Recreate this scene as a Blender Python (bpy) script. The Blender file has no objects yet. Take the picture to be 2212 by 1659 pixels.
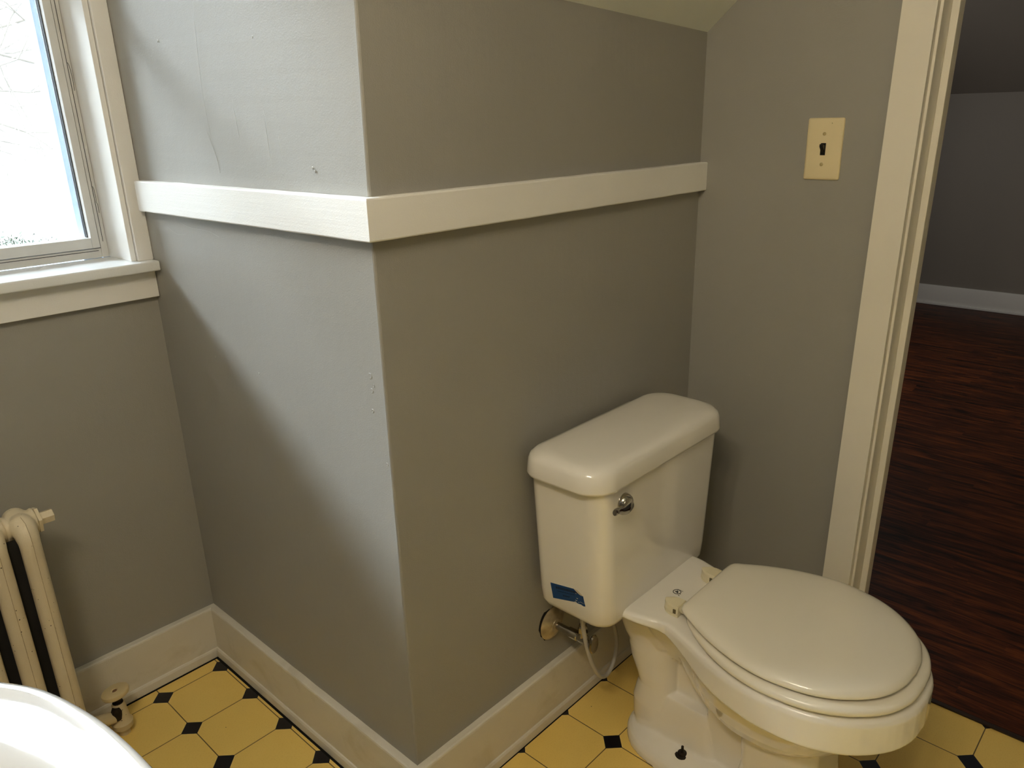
import bpy, bmesh, math, random
from mathutils import Vector, Matrix, noise
sc = bpy.context.scene
C = sc.collection
R = math.radians

# ------------------------------------------------------------------ camera
K = 1.0682784850605038
CX, CY, CZ = -0.7054, -0.9447, 1.3159
yaw, pitch, roll, F, U0, V0 = 0.8218, -0.3431, -0.0243, 1659.98, 1118.55, 851.73
cam_d = bpy.data.cameras.new('camera'); cam = bpy.data.objects.new('camera', cam_d); C.objects.link(cam)
fw = Vector((math.sin(yaw)*math.cos(pitch), math.cos(yaw)*math.cos(pitch), math.sin(pitch)))
rt = Vector((math.cos(yaw), -math.sin(yaw), 0)); up = rt.cross(fw)
cr, sr = math.cos(roll), math.sin(roll)
r2 = rt*cr + up*sr; u2 = -rt*sr + up*cr
M = Matrix((r2, u2, -fw)).transposed().to_4x4(); M.translation = (CX, CY, CZ)
cam.matrix_world = M
cam_d.sensor_width = 36; cam_d.lens = F/2212*36
cam_d.shift_x = -(U0-1106)/2212; cam_d.shift_y = (V0-829.5)/2212
cam_d.clip_start = 0.02; cam_d.clip_end = 100
sc.camera = cam

# ------------------------------------------------------------------ world, lights, exposure
sc.view_settings.view_transform = 'Standard'; sc.view_settings.look = 'None'
sc.view_settings.gamma = 1; sc.view_settings.use_curve_mapping = False
sc.view_settings.exposure = 0.20
w = bpy.data.worlds.new('sky'); sc.world = w; w.use_nodes = True
bg = w.node_tree.nodes['Background']
# hazy sky, a little brighter overhead than at the horizon
_g = w.node_tree.nodes.new('ShaderNodeTexCoord'); _s = w.node_tree.nodes.new('ShaderNodeSeparateXYZ'); _m = w.node_tree.nodes.new('ShaderNodeMath')
w.node_tree.links.new(_g.outputs['Generated'], _s.inputs[0]); w.node_tree.links.new(_s.outputs['Z'], _m.inputs[0])
SKY = 7.0
_m.operation = 'MULTIPLY_ADD'; _m.inputs[1].default_value = SKY*0.30; _m.inputs[2].default_value = SKY*0.80; _m.use_clamp = False
w.node_tree.links.new(_m.outputs[0], bg.inputs['Strength'])
bg.inputs['Color'].default_value = (0.80, 0.90, 1.0, 1)

def light(name, kind, loc, direction, energy, color, **kw):
    d = bpy.data.lights.new(name, kind); d.energy = energy; d.color = color
    for k, v_ in kw.items(): setattr(d, k, v_)
    o = bpy.data.objects.new(name, d); C.objects.link(o); o.location = loc
    o.rotation_euler = Vector(direction).to_track_quat('-Z', 'Y').to_euler()
    return o
# sun veiled by cloud high behind the neighbouring house: a very soft source
light('sun', 'SUN', (-4, 8, 8), (0.68, -0.64, -1.25), 84.0, (0.84, 0.93, 1.04), angle=R(62))
# light portal filling the window opening, so that the sky is sampled through it
po = light('window_portal', 'AREA', (-0.72, 0.985, 1.58), (0, -1, 0), 1.0, (1, 1, 1), shape='RECTANGLE', size=1.35, size_y=1.08)
po.data.cycles.is_portal = True
# warm bulbs of the vanity fixture on the left wall (the fixture itself is built below)
BULBS = [(-0.98, -1.00, 2.06), (-0.98, -0.80, 2.06), (-0.98, -0.60, 2.06)]
for b in BULBS:
    light('vanity_bulb_light', 'POINT', b, (0, 0, -1), 10.0, (1.0, 0.85, 0.64), shadow_soft_size=0.045)
# added fill lamp brightening the next room, where no window is built
light('hall_fill', 'AREA', (3.3, 1.12, 1.3), (0.1, -1, -0.15), 11.0, (1.0, 0.95, 0.88), shape='RECTANGLE', size=0.9, size_y=1.0)

# ------------------------------------------------------------------ material helpers
MATS = {}
def lin(c): return tuple((x/12.92 if x <= 0.04045 else ((x+0.055)/1.055)**2.4) for x in (v_/255 for v_ in c))
class NT:
    def __init__(s, name):
        s.m = bpy.data.materials.new(name); s.m.use_nodes = True
        s.t = s.m.node_tree; s.b = s.t.nodes['Principled BSDF']; s.out = s.t.nodes['Material Output']
    def n(s, kind, **kw):
        x = s.t.nodes.new(kind)
        for k, v_ in kw.items():
            if k.startswith('i_'):
                key = k[2:]; key = int(key) if key.isdigit() else key.replace('_', ' ')
                s.set(x.inputs[key], v_)
            else: setattr(x, k, v_)
        return x
    def set(s, inp, v_):
        if isinstance(v_, bpy.types.NodeSocket): s.t.links.new(v_, inp)
        else: inp.default_value = v_
    def math(s, op, a, b=0.0, c=0.0, clamp=False):
        x = s.t.nodes.new('ShaderNodeMath'); x.operation = op; x.use_clamp = clamp
        s.set(x.inputs[0], a); s.set(x.inputs[1], b); s.set(x.inputs[2], c); return x.outputs[0]
    def co(s, scale=(1, 1, 1), kind='Object'):
        t = s.t.nodes.new('ShaderNodeTexCoord'); m = s.t.nodes.new('ShaderNodeMapping')
        m.inputs['Scale'].default_value = scale; s.t.links.new(t.outputs[kind], m.inputs['Vector']); return m.outputs[0]
    def noise(s, scale, detail=3, rough=0.5, vec=None, dist=0.0):
        x = s.n('ShaderNodeTexNoise'); x.inputs['Scale'].default_value = scale; x.inputs['Detail'].default_value = detail
        x.inputs['Roughness'].default_value = rough; x.inputs['Distortion'].default_value = dist
        s.t.links.new(vec if vec is not None else s.co(), x.inputs['Vector']); return x.outputs['Fac']
    def ramp(s, fac, stops):
        x = s.n('ShaderNodeValToRGB'); e = x.color_ramp.elements
        while len(e) < len(stops): e.new(0.5)
        for el, (p, c) in zip(e, stops): el.position = p; el.color = (*c, 1) if len(c) == 3 else c
        s.t.links.new(fac, x.inputs[0]); return x.outputs[0]
    def mix(s, fac, a, b):
        x = s.n('ShaderNodeMix', data_type='RGBA'); s.set(x.inputs[0], fac)
        for i, v_ in ((6, a), (7, b)):
            s.set(x.inputs[i], (*v_, 1) if isinstance(v_, tuple) and len(v_) == 3 else v_)
        return x.outputs[2]
    def bump(s, h, strength=0.3, dist=0.001):
        x = s.n('ShaderNodeBump'); x.inputs['Strength'].default_value = strength; x.inputs['Distance'].default_value = dist
        s.t.links.new(h, x.inputs['Height']); s.t.links.new(x.outputs[0], s.b.inputs['Normal'])
    def base(s, c): s.set(s.b.inputs['Base Color'], (*c, 1) if isinstance(c, tuple) and len(c) == 3 else c)
    def rough(s, v_): s.set(s.b.inputs['Roughness'], v_)

def simple(name, rgb, rough=0.5, metal=0.0, var=0.06, nscale=30, bumps=0.0, bscale=200, coat=0.0, spec=0.5):
    if name in MATS: return MATS[name]
    m = NT(name); c = lin(rgb)
    m.base(m.ramp(m.noise(nscale), [(0.3, tuple(x*(1-var) for x in c)), (0.7, tuple(min(1, x*(1+var)) for x in c))]))
    m.rough(rough); m.b.inputs['Metallic'].default_value = metal
    m.b.inputs['Coat Weight'].default_value = coat; m.b.inputs['Coat Roughness'].default_value = 0.05
    m.b.inputs['Specular IOR Level'].default_value = spec
    if bumps: m.bump(m.noise(bscale, 2), bumps, 0.001)
    MATS[name] = m.m; return m.m

def paint(name, rgb, rough=0.45, stip=0.25, brush=None, dirt=0.0, dirtcol=(150, 135, 100)):
    """wall or trim paint: roller stipple, faint brush marks, slight wear"""
    m = NT(name); c = lin(rgb)
    big = m.noise(2.5, 4)
    col = m.ramp(big, [(0.3, tuple(x*0.97 for x in c)), (0.7, tuple(x*1.03 for x in c))])
    if dirt:
        d = m.noise(9, 6, 0.65, dist=0.6)
        f = m.math('MULTIPLY', m.math('SUBTRACT', d, 0.52, clamp=True), 5.0*dirt, clamp=True)
        col = m.mix(f, col, lin(dirtcol))
        sp = m.n('ShaderNodeTexVoronoi', feature='F1'); sp.inputs['Scale'].default_value = 55
        m.t.links.new(m.co(), sp.inputs['Vector'])
        sp2 = m.math('LESS_THAN', sp.outputs['Distance'], 0.035)
        col = m.mix(m.math('MULTIPLY', sp2, m.math('GREATER_THAN', m.noise(17, 2), 0.62)), col, lin((70, 60, 45)))
    m.base(col)
    m.rough(m.math('ADD', m.math('MULTIPLY', big, 0.12), rough-0.06))
    h = m.math('ADD', m.noise(420, 3, 0.55), m.math('MULTIPLY', m.noise(60, 3), 0.9))
    if brush: h = m.math('ADD', h, m.math('MULTIPLY', m.noise(60, 4, 0.6, m.co(brush)), 1.3))
    m.bump(h, stip, 0.0012)
    MATS[name] = m.m; return m.m

WALL = paint('grey_wall_paint', (151, 149, 142), 0.50, 0.30, (0.6, 0.6, 0.06))
WALL2 = paint('grey_hall_paint', (140, 134, 126), 0.55, 0.2)
CEIL = paint('ceiling_paint', (222, 226, 222), 0.7, 0.3)
TRIM = paint('white_trim_paint', (234, 233, 229), 0.33, 0.22, (0.05, 0.05, 1.0))
TRIMH = paint('white_rail_paint', (234, 233, 229), 0.36, 0.30, (0.06, 0.06, 1.6))
BASEM = paint('worn_baseboard_paint', (214, 209, 196), 0.38, 0.30, (0.06, 0.06, 1.6), dirt=0.38, dirtcol=(176, 166, 138))
CASE = paint('cream_door_casing_paint', (230, 225, 212), 0.36, 0.22, (1, 1, 0.05))
PORC = simple('white_porcelain', (237, 233, 224), 0.10, var=0.015, nscale=6, coat=0.6)
SEATM = simple('white_toilet_seat_plastic', (236, 230, 214), 0.17, var=0.01, nscale=8, coat=0.3)
SINKM = simple('white_sink_porcelain', (192, 191, 188), 0.07, var=0.01, nscale=5, coat=0.8)
CHROME = simple('chrome', (180, 176, 168), 0.13, 1.0, 0.05, 40)
OLDCHROME = simple('worn_chrome', (150, 143, 128), 0.24, 1.0, 0.25, 60)
BLACK = simple('black_gap', (6, 5, 4), 0.9, var=0.2)
RUST = simple('dark_corroded_metal', (34, 26, 18), 0.6, 0.4, 0.4, 90, 0.5, 300)
SWITCHM = simple('almond_plastic', (228, 213, 172), 0.28, var=0.015)
TOGGLE = simple('black_bakelite', (14, 13, 12), 0.22, var=0.1)
HINGEM = simple('ivory_hinge_plastic', (222, 213, 182), 0.3, var=0.02)
HOSE = simple('grey_vinyl_hose', (176, 172, 164), 0.4, var=0.04)
ALU = simple('white_vinyl_frame', (205, 205, 202), 0.4, var=0.04)
DARKG = simple('dark_glazing_gap', (38, 40, 44), 0.6)
EXTT = simple('pale_blue_exterior_trim', (118, 132, 146), 0.6)

# ------------------------------------------------------------------ object helpers
def link(name, me, mat=None, parent=None):
    o = bpy.data.objects.new(name, me); C.objects.link(o)
    if mat is not None: me.materials.append(mat)
    if parent is not None: o.parent = parent
    return o
def obj(name, bm, mat=None, parent=None, smooth=None, origin=None):
    bmesh.ops.recalc_face_normals(bm, faces=bm.faces[:])
    if origin is not None: bmesh.ops.translate(bm, verts=bm.verts[:], vec=-Vector(origin))
    me = bpy.data.meshes.new(name); bm.to_mesh(me); bm.free()
    o = link(name, me, mat, parent)
    if origin is not None: o.location = origin
    if smooth is not None: shade(me, smooth)
    return o
def shade(me, ang):
    for p in me.polygons: p.use_smooth = True
    bm = bmesh.new(); bm.from_mesh(me)
    for e in bm.edges:
        if len(e.link_faces) == 2: e.smooth = e.calc_face_angle(0) < R(ang)
    bm.to_mesh(me); bm.free()
def tag(o, label=None, cat=None, group=None, kind=None):
    if label: o['label'] = label
    if cat: o['category'] = cat
    if group: o['group'] = group
    if kind: o['kind'] = kind
    return o
def empty(name, loc=(0, 0, 0)):
    o = bpy.data.objects.new(name, None); C.objects.link(o); o.location = loc; o.empty_display_size = 0.05
    return o
def unparent_shift(o, root):
    """children are modelled in world coordinates; place them relative to their root"""
    o.location = Vector(o.location) - root.location
def add(name, bm, mat, root, smooth=None):
    """part modelled in world coordinates, parented to a thing whose base is not at the origin"""
    o = obj(name, bm, mat, root, smooth)
    off = Vector((0, 0, 0)); p = root
    while p is not None: off += Vector(p.location); p = p.parent
    o.location = -off
    return o
def box(bm, x0, x1, y0, y1, z0, z1, bev=0.0, seg=2):
    vs = [bm.verts.new((x, y, z)) for x in (x0, x1) for y in (y0, y1) for z in (z0, z1)]
    f = [(0, 1, 3, 2), (4, 6, 7, 5), (0, 4, 5, 1), (2, 3, 7, 6), (0, 2, 6, 4), (1, 5, 7, 3)]
    fs = [bm.faces.new([vs[i] for i in q]) for q in f]
    if bev:
        es = list({e for q in fs for e in q.edges})
        bmesh.ops.bevel(bm, geom=es, offset=bev, segments=seg, profile=0.6, affect='EDGES')
    return vs
def prism(bm, pts, axis, a, b, bev=0.0):
    """extrude a 2D polygon along axis (0,1,2) from a to b; pts are in the other two axes in order"""
    def mk(p, t):
        q = list(p); q.insert(axis, t); return bm.verts.new(q)
    A = [mk(p, a) for p in pts]; B = [mk(p, b) for p in pts]; n = len(pts)
    fs = [bm.faces.new(A), bm.faces.new(B[::-1])]
    for i in range(n): fs.append(bm.faces.new([A[i], B[i], B[(i+1) % n], A[(i+1) % n]]))
    if bev:
        es = list({e for q in fs for e in q.edges})
        bmesh.ops.bevel(bm, geom=es, offset=bev, segments=2, profile=0.6, affect='EDGES')
def loft(bm, rings, cap0=True, cap1=True, closed=True):
    V = [[bm.verts.new(p) for p in r] for r in rings]; n = len(V[0])
    for a, b in zip(V, V[1:]):
        for i in range(n if closed else n-1):
            j = (i+1) % n
            try: bm.faces.new([a[i], a[j], b[j], b[i]])
            except ValueError: pass
    if cap0: bm.faces.new(V[0][::-1])
    if cap1: bm.faces.new(V[-1])
    return V
def catmull(pts, n=8):
    P = [Vector(p) for p in pts]; P = [P[0]*2-P[1]] + P + [P[-1]*2-P[-2]]; out = []
    for i in range(1, len(P)-2):
        for k in range(n):
            t = k/n; a, b, c, d = P[i-1:i+3]
            out.append(0.5*((2*b)+(c-a)*t+(2*a-5*b+4*c-d)*t*t+(3*b-a-3*c+d)*t**3))
    out.append(P[-2]); return out
def tube(bm, pts, rad, n=12, sq=(1, 1), ref=None):
    P = [Vector(p) for p in pts]; rings = []; last = None
    for i, p in enumerate(P):
        t = (P[min(i+1, len(P)-1)] - P[max(i-1, 0)]).normalized()
        if last is None:
            a = Vector(ref) if ref else (Vector((0, 0, 1)) if abs(t.z) < 0.9 else Vector((1, 0, 0)))
        else: a = last
        a = (a - t*a.dot(t)).normalized(); b = t.cross(a); last = a
        r = rad[i] if isinstance(rad, (list, tuple)) else rad
        rings.append([p + a*math.cos(k*2*math.pi/n)*r*sq[0] + b*math.sin(k*2*math.pi/n)*r*sq[1] for k in range(n)])
    return loft(bm, rings)
def lathe(bm, prof, center, axis=(0, 0, 1), n=24):
    ax = Vector(axis).normalized(); a = ax.orthogonal().normalized(); b = ax.cross(a); c = Vector(center)
    rings = [[c + ax*h + (a*math.cos(k*2*math.pi/n) + b*math.sin(k*2*math.pi/n))*max(r, 1e-5) for k in range(n)] for r, h in prof]
    return loft(bm, rings)
def interp(tab, t):
    if t <= tab[0][0]: return tab[0][1]
    for (a, va), (b, vb) in zip(tab, tab[1:]):
        if t <= b: return va + (vb-va)*(t-a)/(b-a)
    return tab[-1][1]

# ------------------------------------------------------------------ the room shell
A = 0.8156; L = 0.952; XL = -1.10; YF = -2.0; ZC = 2.30
def struct(name, bm, m, smooth=None): return tag(obj(name, bm, m, None, smooth), kind='structure')

# right cheek of the window alcove (bright wall), with the mitred outer corner
def corner_x(z): return 0.006*max(0, min(1, (z-1.15)/0.32))
def corner_wall(which):
    bm = bmesh.new(); rings = []
    zs = [0, 0.6, 1.15] + [1.15+0.04*i for i in range(1, 9)] + [ZC]
    for z in zs:
        dx = corner_x(z); e = 0.0035
        if which == 'A':
            ring = [(dx, e), (0.0, A), (0.12, A), (0.12, 0.12), (dx+e*0.3, e*0.3)]
        else:
            ring = [(dx+e*0.3, e*0.3), (0.12, 0.12), (L+0.12, 0.12), (L+0.12, 0.0), (dx+e, 0.0)]
        rings.append([(x, y, z) for x, y in ring])
    loft(bm, rings); return bm
bmA = corner_wall('A')
def ridge(bm, pts, r=0.0009, x=0.0):
    P = catmull([(x-0.0001, y, z) for y, z in pts], 5)
    rr = [0.3*r*(0.5+0.5*math.sin(math.pi*i/(len(P)-1))) * (0.8+0.4*random.random()) for i in range(len(P))]
    tube(bm, P, rr, 6)
random.seed(3)
ridge(bmA, [(0.446, 1.521), (0.452, 1.46), (0.456, 1.42), (0.458, 1.36), (0.452, 1.304)], 0.0007)
ridge(bmA, [(0.463, 1.309), (0.452, 1.285), (0.441, 1.262), (0.437, 1.236)], 0.0010)
ridge(bmA, [(0.357, 1.359), (0.353, 1.32), (0.349, 1.288)], 0.0008)
ridge(bmA, [(0.262, 1.34), (0.259, 1.29), (0.257, 1.252)], 0.0007)
ridge(bmA, [(0.226, 1.30), (0.223, 1.262)], 0.0005)
ridge(bmA, [(0.66, 1.142), (0.60, 1.128), (0.52, 1.126), (0.48, 1.118)], 0.0010)
ridge(bmA, [(0.70, 1.122), (0.66, 1.110), (0.62, 1.112)], 0.0008)
ridge(bmA, [(0.72, 0.905), (0.76, 0.898), (0.80, 0.888)], 0.0010)
for y, z in ((0.576, 0.924), (0.576, 0.862), (0.603, 1.469), (0.267, 1.449), (0.132, 1.247), (0.138, 1.252), (0.40, 0.86), (0.15, 0.55)):
    lathe(bmA, [(0.0026, -0.0002), (0.0018, 0.0005), (0.0, 0.0006)], (0.0, y, z), (-1, 0, 0), 8)
for y, z, s in ((0.037, 0.93, 1), (0.036, 0.905, 0.8), (0.039, 0.869, 0.7), (0.012, 0.78, 0.6), (0.030, 0.915, 0.6)):
    lathe(bmA, [(0.006*s, -0.0002), (0.005*s, 0.0007), (0.0, 0.0003)], (0.0, y, z), (-1, 0, 0), 7)
struct('wall_alcove_right', bmA, WALL)
struct('wall_back', corner_wall('B'), WALL)

# window wall with its opening (x -0.985..-0.045, z 1.045..2.0)
XA = -1.50
WX0, WX1, WZ0, WZ1 = -1.397, -0.034, 1.024, 2.121
bm = bmesh.new()
T = 0.18
box(bm, XA-0.12, 0.12, A, A+T, 0, WZ0); box(bm, XA-0.12, 0.12, A, A+T, WZ1, ZC)
box(bm, XA-0.12, WX0, A, A+T, WZ0, WZ1); box(bm, WX1, 0.12, A, A+T, WZ0, WZ1)
struct('wall_window', bm, WALL)
bm = bmesh.new(); box(bm, XA-0.12, XL, YF-0.12, -0.02, 0, ZC); struct('wall_left', bm, WALL)
bm = bmesh.new(); box(bm, XA-0.12, XA, -0.02, A, 0, ZC); struct('wall_alcove_left', bm, TRIM)  # unseen wall, given white trim paint to bounce daylight into the alcove
bm = bmesh.new(); box(bm, XL, L+0.12, YF-0.12, YF, 0, ZC); struct('wall_front', bm, WALL)
# switch wall with the doorway
DY0, DY1, DZ = -0.43, -1.29, 2.08
bm = bmesh.new()
box(bm, L, L+0.12, DY0, 0.0, 0, ZC); box(bm, L, L+0.12, YF, DY1, 0, ZC); box(bm, L, L+0.12, DY1, DY0, DZ, ZC)
for y, z in ((-0.164, 0.726),):
    lathe(bm, [(0.0022, -0.0003), (0.0015, 0.0008), (0, 0.0009)], (L, y, z), (-1, 0, 0), 8)
struct('wall_right', bm, WALL)
bm = bmesh.new(); box(bm, XA-0.12, L+0.12, YF-0.12, A+T, ZC, ZC+0.1); struct('ceiling', bm, CEIL)
# sloping ceiling over the toilet: a wedge from the 1.5 m knee wall up to the flat ceiling
bm = bmesh.new()
def sl(x, y): return 1.530-0.0452*x + 0.83*(-y)
rings = []
for x in (0.0, L):
    ye = -(ZC-(1.530-0.0452*x))/0.83
    rings.append([(x, 0.001, sl(x, 0)), (x, ye, ZC), (x, 0.001, ZC)])
loft(bm, rings); struct('ceiling', bm, CEIL).name = 'ceiling.001'
# caulk bead along the sloping ceiling's lower joints
# floors
def poly(bm, pts, z, th):
    prism(bm, pts, 2, z-th, z)
bm = bmesh.new()
poly(bm, [(XL+0.024, YF+0.02), (XL+0.024, 0.004), (XA+0.024, 0.004), (XA+0.024, A-0.028), (-0.029, A-0.028), (-0.0275, -0.0250), (0.40, -0.0255), (L-0.024, -0.0245), (L-0.024, -0.40), (1.0147, -0.40), (1.0147, -1.32), (L-0.024, -1.32), (L-0.024, YF+0.02)], 0.0, 0.003)
m = NT('yellow_octagon_vinyl')
g = m.n('ShaderNodeTexCoord').outputs['Object']
sx = m.n('ShaderNodeSeparateXYZ'); m.t.links.new(g, sx.inputs[0])
wob = m.math('MULTIPLY', m.math('SUBTRACT', m.noise(90, 2), 0.5), 0.004)
px_ = m.math('DIVIDE', m.math('ADD', m.math('ADD', sx.outputs['X'], 0.037), m.math('MULTIPLY', sx.outputs['Y'], -0.0029)), 0.1524)
py_ = m.math('DIVIDE', m.math('ADD', m.math('SUBTRACT', sx.outputs['Y'], 0.5975), m.math('MULTIPLY', sx.outputs['X'], 0.0029)), 0.1517)
def near(u):   # distance to the nearest integer, 0..0.5
    return m.math('ABSOLUTE', m.math('SUBTRACT', m.math('FRACT', m.math('ADD', u, 100.5)), 0.5))
nx, ny = near(px_), near(py_)
dot = m.math('LESS_THAN', m.math('ADD', m.math('ADD', nx, ny), wob), 0.172)
line = m.math('LESS_THAN', m.math('MINIMUM', nx, ny), 0.0075)
soft = m.math('LESS_THAN', m.math('ADD', nx, ny), 0.19)
mott = m.noise(5, 5, 0.6); fine = m.noise(350, 2)
ye = m.mix(m.math('MULTIPLY', mott, 0.8), lin((240, 210, 124)), lin((230, 194, 98)))
ye = m.mix(m.math('MULTIPLY', m.math('SUBTRACT', fine, 0.55, clamp=True), 2.0, clamp=True), ye, lin((208, 170, 84)))
spk = m.n('ShaderNodeTexVoronoi'); spk.inputs['Scale'].default_value = 38; m.t.links.new(m.co(), spk.inputs['Vector'])
sp = m.math('MULTIPLY', m.math('LESS_THAN', spk.outputs['Distance'], 0.045), m.math('GREATER_THAN', m.noise(7, 2), 0.54))
ye = m.mix(sp, ye, lin((90, 60, 20)))
ye = m.mix(m.math('MULTIPLY', soft, 0.35), ye, lin((240, 212, 136)))
col = m.mix(line, ye, lin((104, 84, 48))); col = m.mix(dot, col, lin((13, 13, 22)))
m.base(col); m.rough(m.math('ADD', m.math('MULTIPLY', mott, 0.15), 0.25)); m.bump(m.noise(260, 2), 0.12, 0.0006)
struct('floor', bm, m.m)
bm = bmesh.new(); box(bm, XA-0.12, 1.0147, YF-0.12, A+T, -0.08, -0.0035); struct('floor', bm, BLACK).name = 'floor.001'
# paint chip on the vinyl near the corner
# dark board floor of the next room
m = NT('dark_stained_oak_floor')
g = m.n('ShaderNodeTexCoord').outputs['Object']; sx = m.n('ShaderNodeSeparateXYZ'); m.t.links.new(g, sx.inputs[0])
bw = m.math('DIVIDE', sx.outputs['X'], 0.057); bi = m.math('FLOOR', bw)
wn = m.n('ShaderNodeTexWhiteNoise', noise_dimensions='1D'); m.set(wn.inputs['W'], bi)
yo = m.math('FLOOR', m.math('DIVIDE', m.math('ADD', sx.outputs['Y'], m.math('MULTIPLY', wn.outputs['Value'], 3.0)), 0.9))
wn2 = m.n('ShaderNodeTexWhiteNoise', noise_dimensions='2D')
cb = m.n('ShaderNodeCombineXYZ'); m.set(cb.inputs[0], bi); m.set(cb.inputs[1], yo); m.t.links.new(cb.outputs[0], wn2.inputs['Vector'])
cv = m.n('ShaderNodeCombineXYZ')
m.set(cv.inputs[0], m.math('MULTIPLY', sx.outputs['X'], 16.0)); m.set(cv.inputs[1], m.math('MULTIPLY', sx.outputs['Y'], 1.6)); m.set(cv.inputs[2], m.math('MULTIPLY', wn2.outputs['Value'], 40.0))
gr = m.noise(2.2, 6, 0.62, cv.outputs[0], 0.9)
cv2 = m.n('ShaderNodeCombineXYZ')
m.set(cv2.inputs[0], m.math('MULTIPLY', sx.outputs['X'], 70.0)); m.set(cv2.inputs[1], m.math('MULTIPLY', sx.outputs['Y'], 4.0)); m.set(cv2.inputs[2], wn2.outputs['Value'])
gf = m.noise(3.0, 3, 0.6, cv2.outputs[0])
wc = m.ramp(m.math('ADD', m.math('MULTIPLY', gr, 0.75), m.math('MULTIPLY', gf, 0.25)), [(0.38, lin((20, 8, 4))), (0.50, lin((78, 36, 15))), (0.68, lin((138, 72, 28)))])
wc = m.mix(m.math('MULTIPLY', wn2.outputs['Value'], 0.35), wc, lin((44, 22, 12)))
seam = m.math('LESS_THAN', m.math('ABSOLUTE', m.math('SUBTRACT', m.math('FRACT', bw), 0.5)), 0.485)
wc = m.mix(seam, lin((12, 6, 4)), wc)
m.b.inputs['Specular IOR Level'].default_value = 0.22; m.base(wc); m.rough(0.5); m.bump(gf, 0.15, 0.0005)
WOOD = m.m
bm = bmesh.new(); box(bm, 1.0147, 5.42, -3.12, 1.32, -0.08, 0.002); tag(obj('floor', bm, WOOD), kind='structure').name = 'floor.002'

# next room: far knee wall, slope, side walls
HX = 5.287
bm = bmesh.new(); box(bm, HX, HX+0.12, -3.12, 1.32, 0, 1.41); struct('wall_hall_far', bm, WALL2)
bm = bmesh.new(); prism(bm, [(HX+0.12, 1.41-0.0), (HX, 1.41), (HX-1.05, ZC), (HX-1.05, ZC+0.1), (HX+0.12, ZC+0.1)], 1, -3.12, 1.32)
tag(obj('ceiling', bm, WALL2), kind='structure').name = 'ceiling.002'
bm = bmesh.new(); box(bm, L+0.12, HX-1.05, -3.12, 1.32, ZC, ZC+0.1); tag(obj('ceiling', bm, CEIL), kind='structure').name = 'ceiling.003'
bm = bmesh.new(); box(bm, L+0.12, HX+0.12, 1.20, 1.32, 0, ZC); struct('wall_hall_back', bm, WALL2)
bm = bmesh.new(); box(bm, L, HX+0.12, -3.12, -3.0, 0, ZC); struct('wall_hall_front', bm, WALL2)
bm = bmesh.new(); box(bm, L, L+0.12, 0.12, 1.32, 0, ZC); box(bm, L, L+0.12, -3.12, YF-0.12, 0, ZC); struct('wall_hall_left', bm, WALL2)

# ------------------------------------------------------------------ baseboards
HB = 0.1442; TB = 0.0165
def base_profile(bm, p0, p1, nrm, m0=0.0, m1=0.0, hb=HB, gap=True, seed=0):
    """board + quarter round shoe along p0->p1 (points on the wall line), nrm points into the room; m0/m1 = +1 inner mitre, -1 outer"""
    p0 = Vector((*p0, 0)); p1 = Vector((*p1, 0)); n = Vector((*nrm, 0)); d = (p1-p0).normalized()
    prof = [(0, 0), (0, hb), (TB-0.004, hb-0.0005), (TB-0.001, hb-0.0025), (TB, hb-0.006), (TB, 0.0255), (TB+0.003, 0.0245), (TB+0.0055, 0.020), (TB+0.0065, 0.012), (TB+0.0065, 0.0012)]
    rings = []; N = max(2, int((p1-p0).length/0.02))
    for i in range(N+1):
        t = i/N; ring = []
        for k, (o, z) in enumerate(prof):
            a = p0 + d*(o*m0); b = p1 - d*(o*m1); q = a.lerp(b, t) + n*o
            wob = 0.0011*noise.noise(Vector((q.x*19+seed, q.y*19, 3.3*(k > 4)))) if 1 <= k <= 4 else 0.0005*noise.noise(Vector((q.x*9, q.y*9, seed)))
            ring.append(q + Vector((0, 0, z + (wob if k else 0))))
        rings.append(ring)
    loft(bm, rings)
bm = bmesh.new(); base_profile(bm, (0, 0), (0, A), (-1, 0), -1, 1, seed=1); struct('baseboard_alcove_right', bm, BASEM, 14)
bm = bmesh.new(); base_profile(bm, (0, 0), (L, 0), (0, -1), -1, 1, seed=2); struct('baseboard_back', bm, BASEM, 14)
bm = bmesh.new(); base_profile(bm, (XA, A), (0, A), (0, -1), 1, 1, seed=3); struct('baseboard_window', bm, BASEM, 14)
bm = bmesh.new(); base_profile(bm, (L, 0), (L, -0.397), (-1, 0), 1, 0, seed=4); struct('baseboard_right', bm, BASEM, 14)
bm = bmesh.new(); base_profile(bm, (XL, YF), (XL, -0.02), (1, 0), 0, -1, seed=5); base_profile(bm, (XA, -0.02), (XL, -0.02), (0, 1), 1, -1, seed=6); base_profile(bm, (XA, -0.02), (XA, A), (1, 0), 1, 1, seed=6); struct('baseboard_left', bm, BASEM, 14)
bm = bmesh.new(); box(bm, HX-0.018, HX, -3.0, 1.2, 0.002, 0.140, 0.003); box(bm, HX-0.032, HX-0.018, -3.0, 1.2, 0.002, 0.020, 0.006); struct('baseboard_hall', bm, TRIM, 35)

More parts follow.
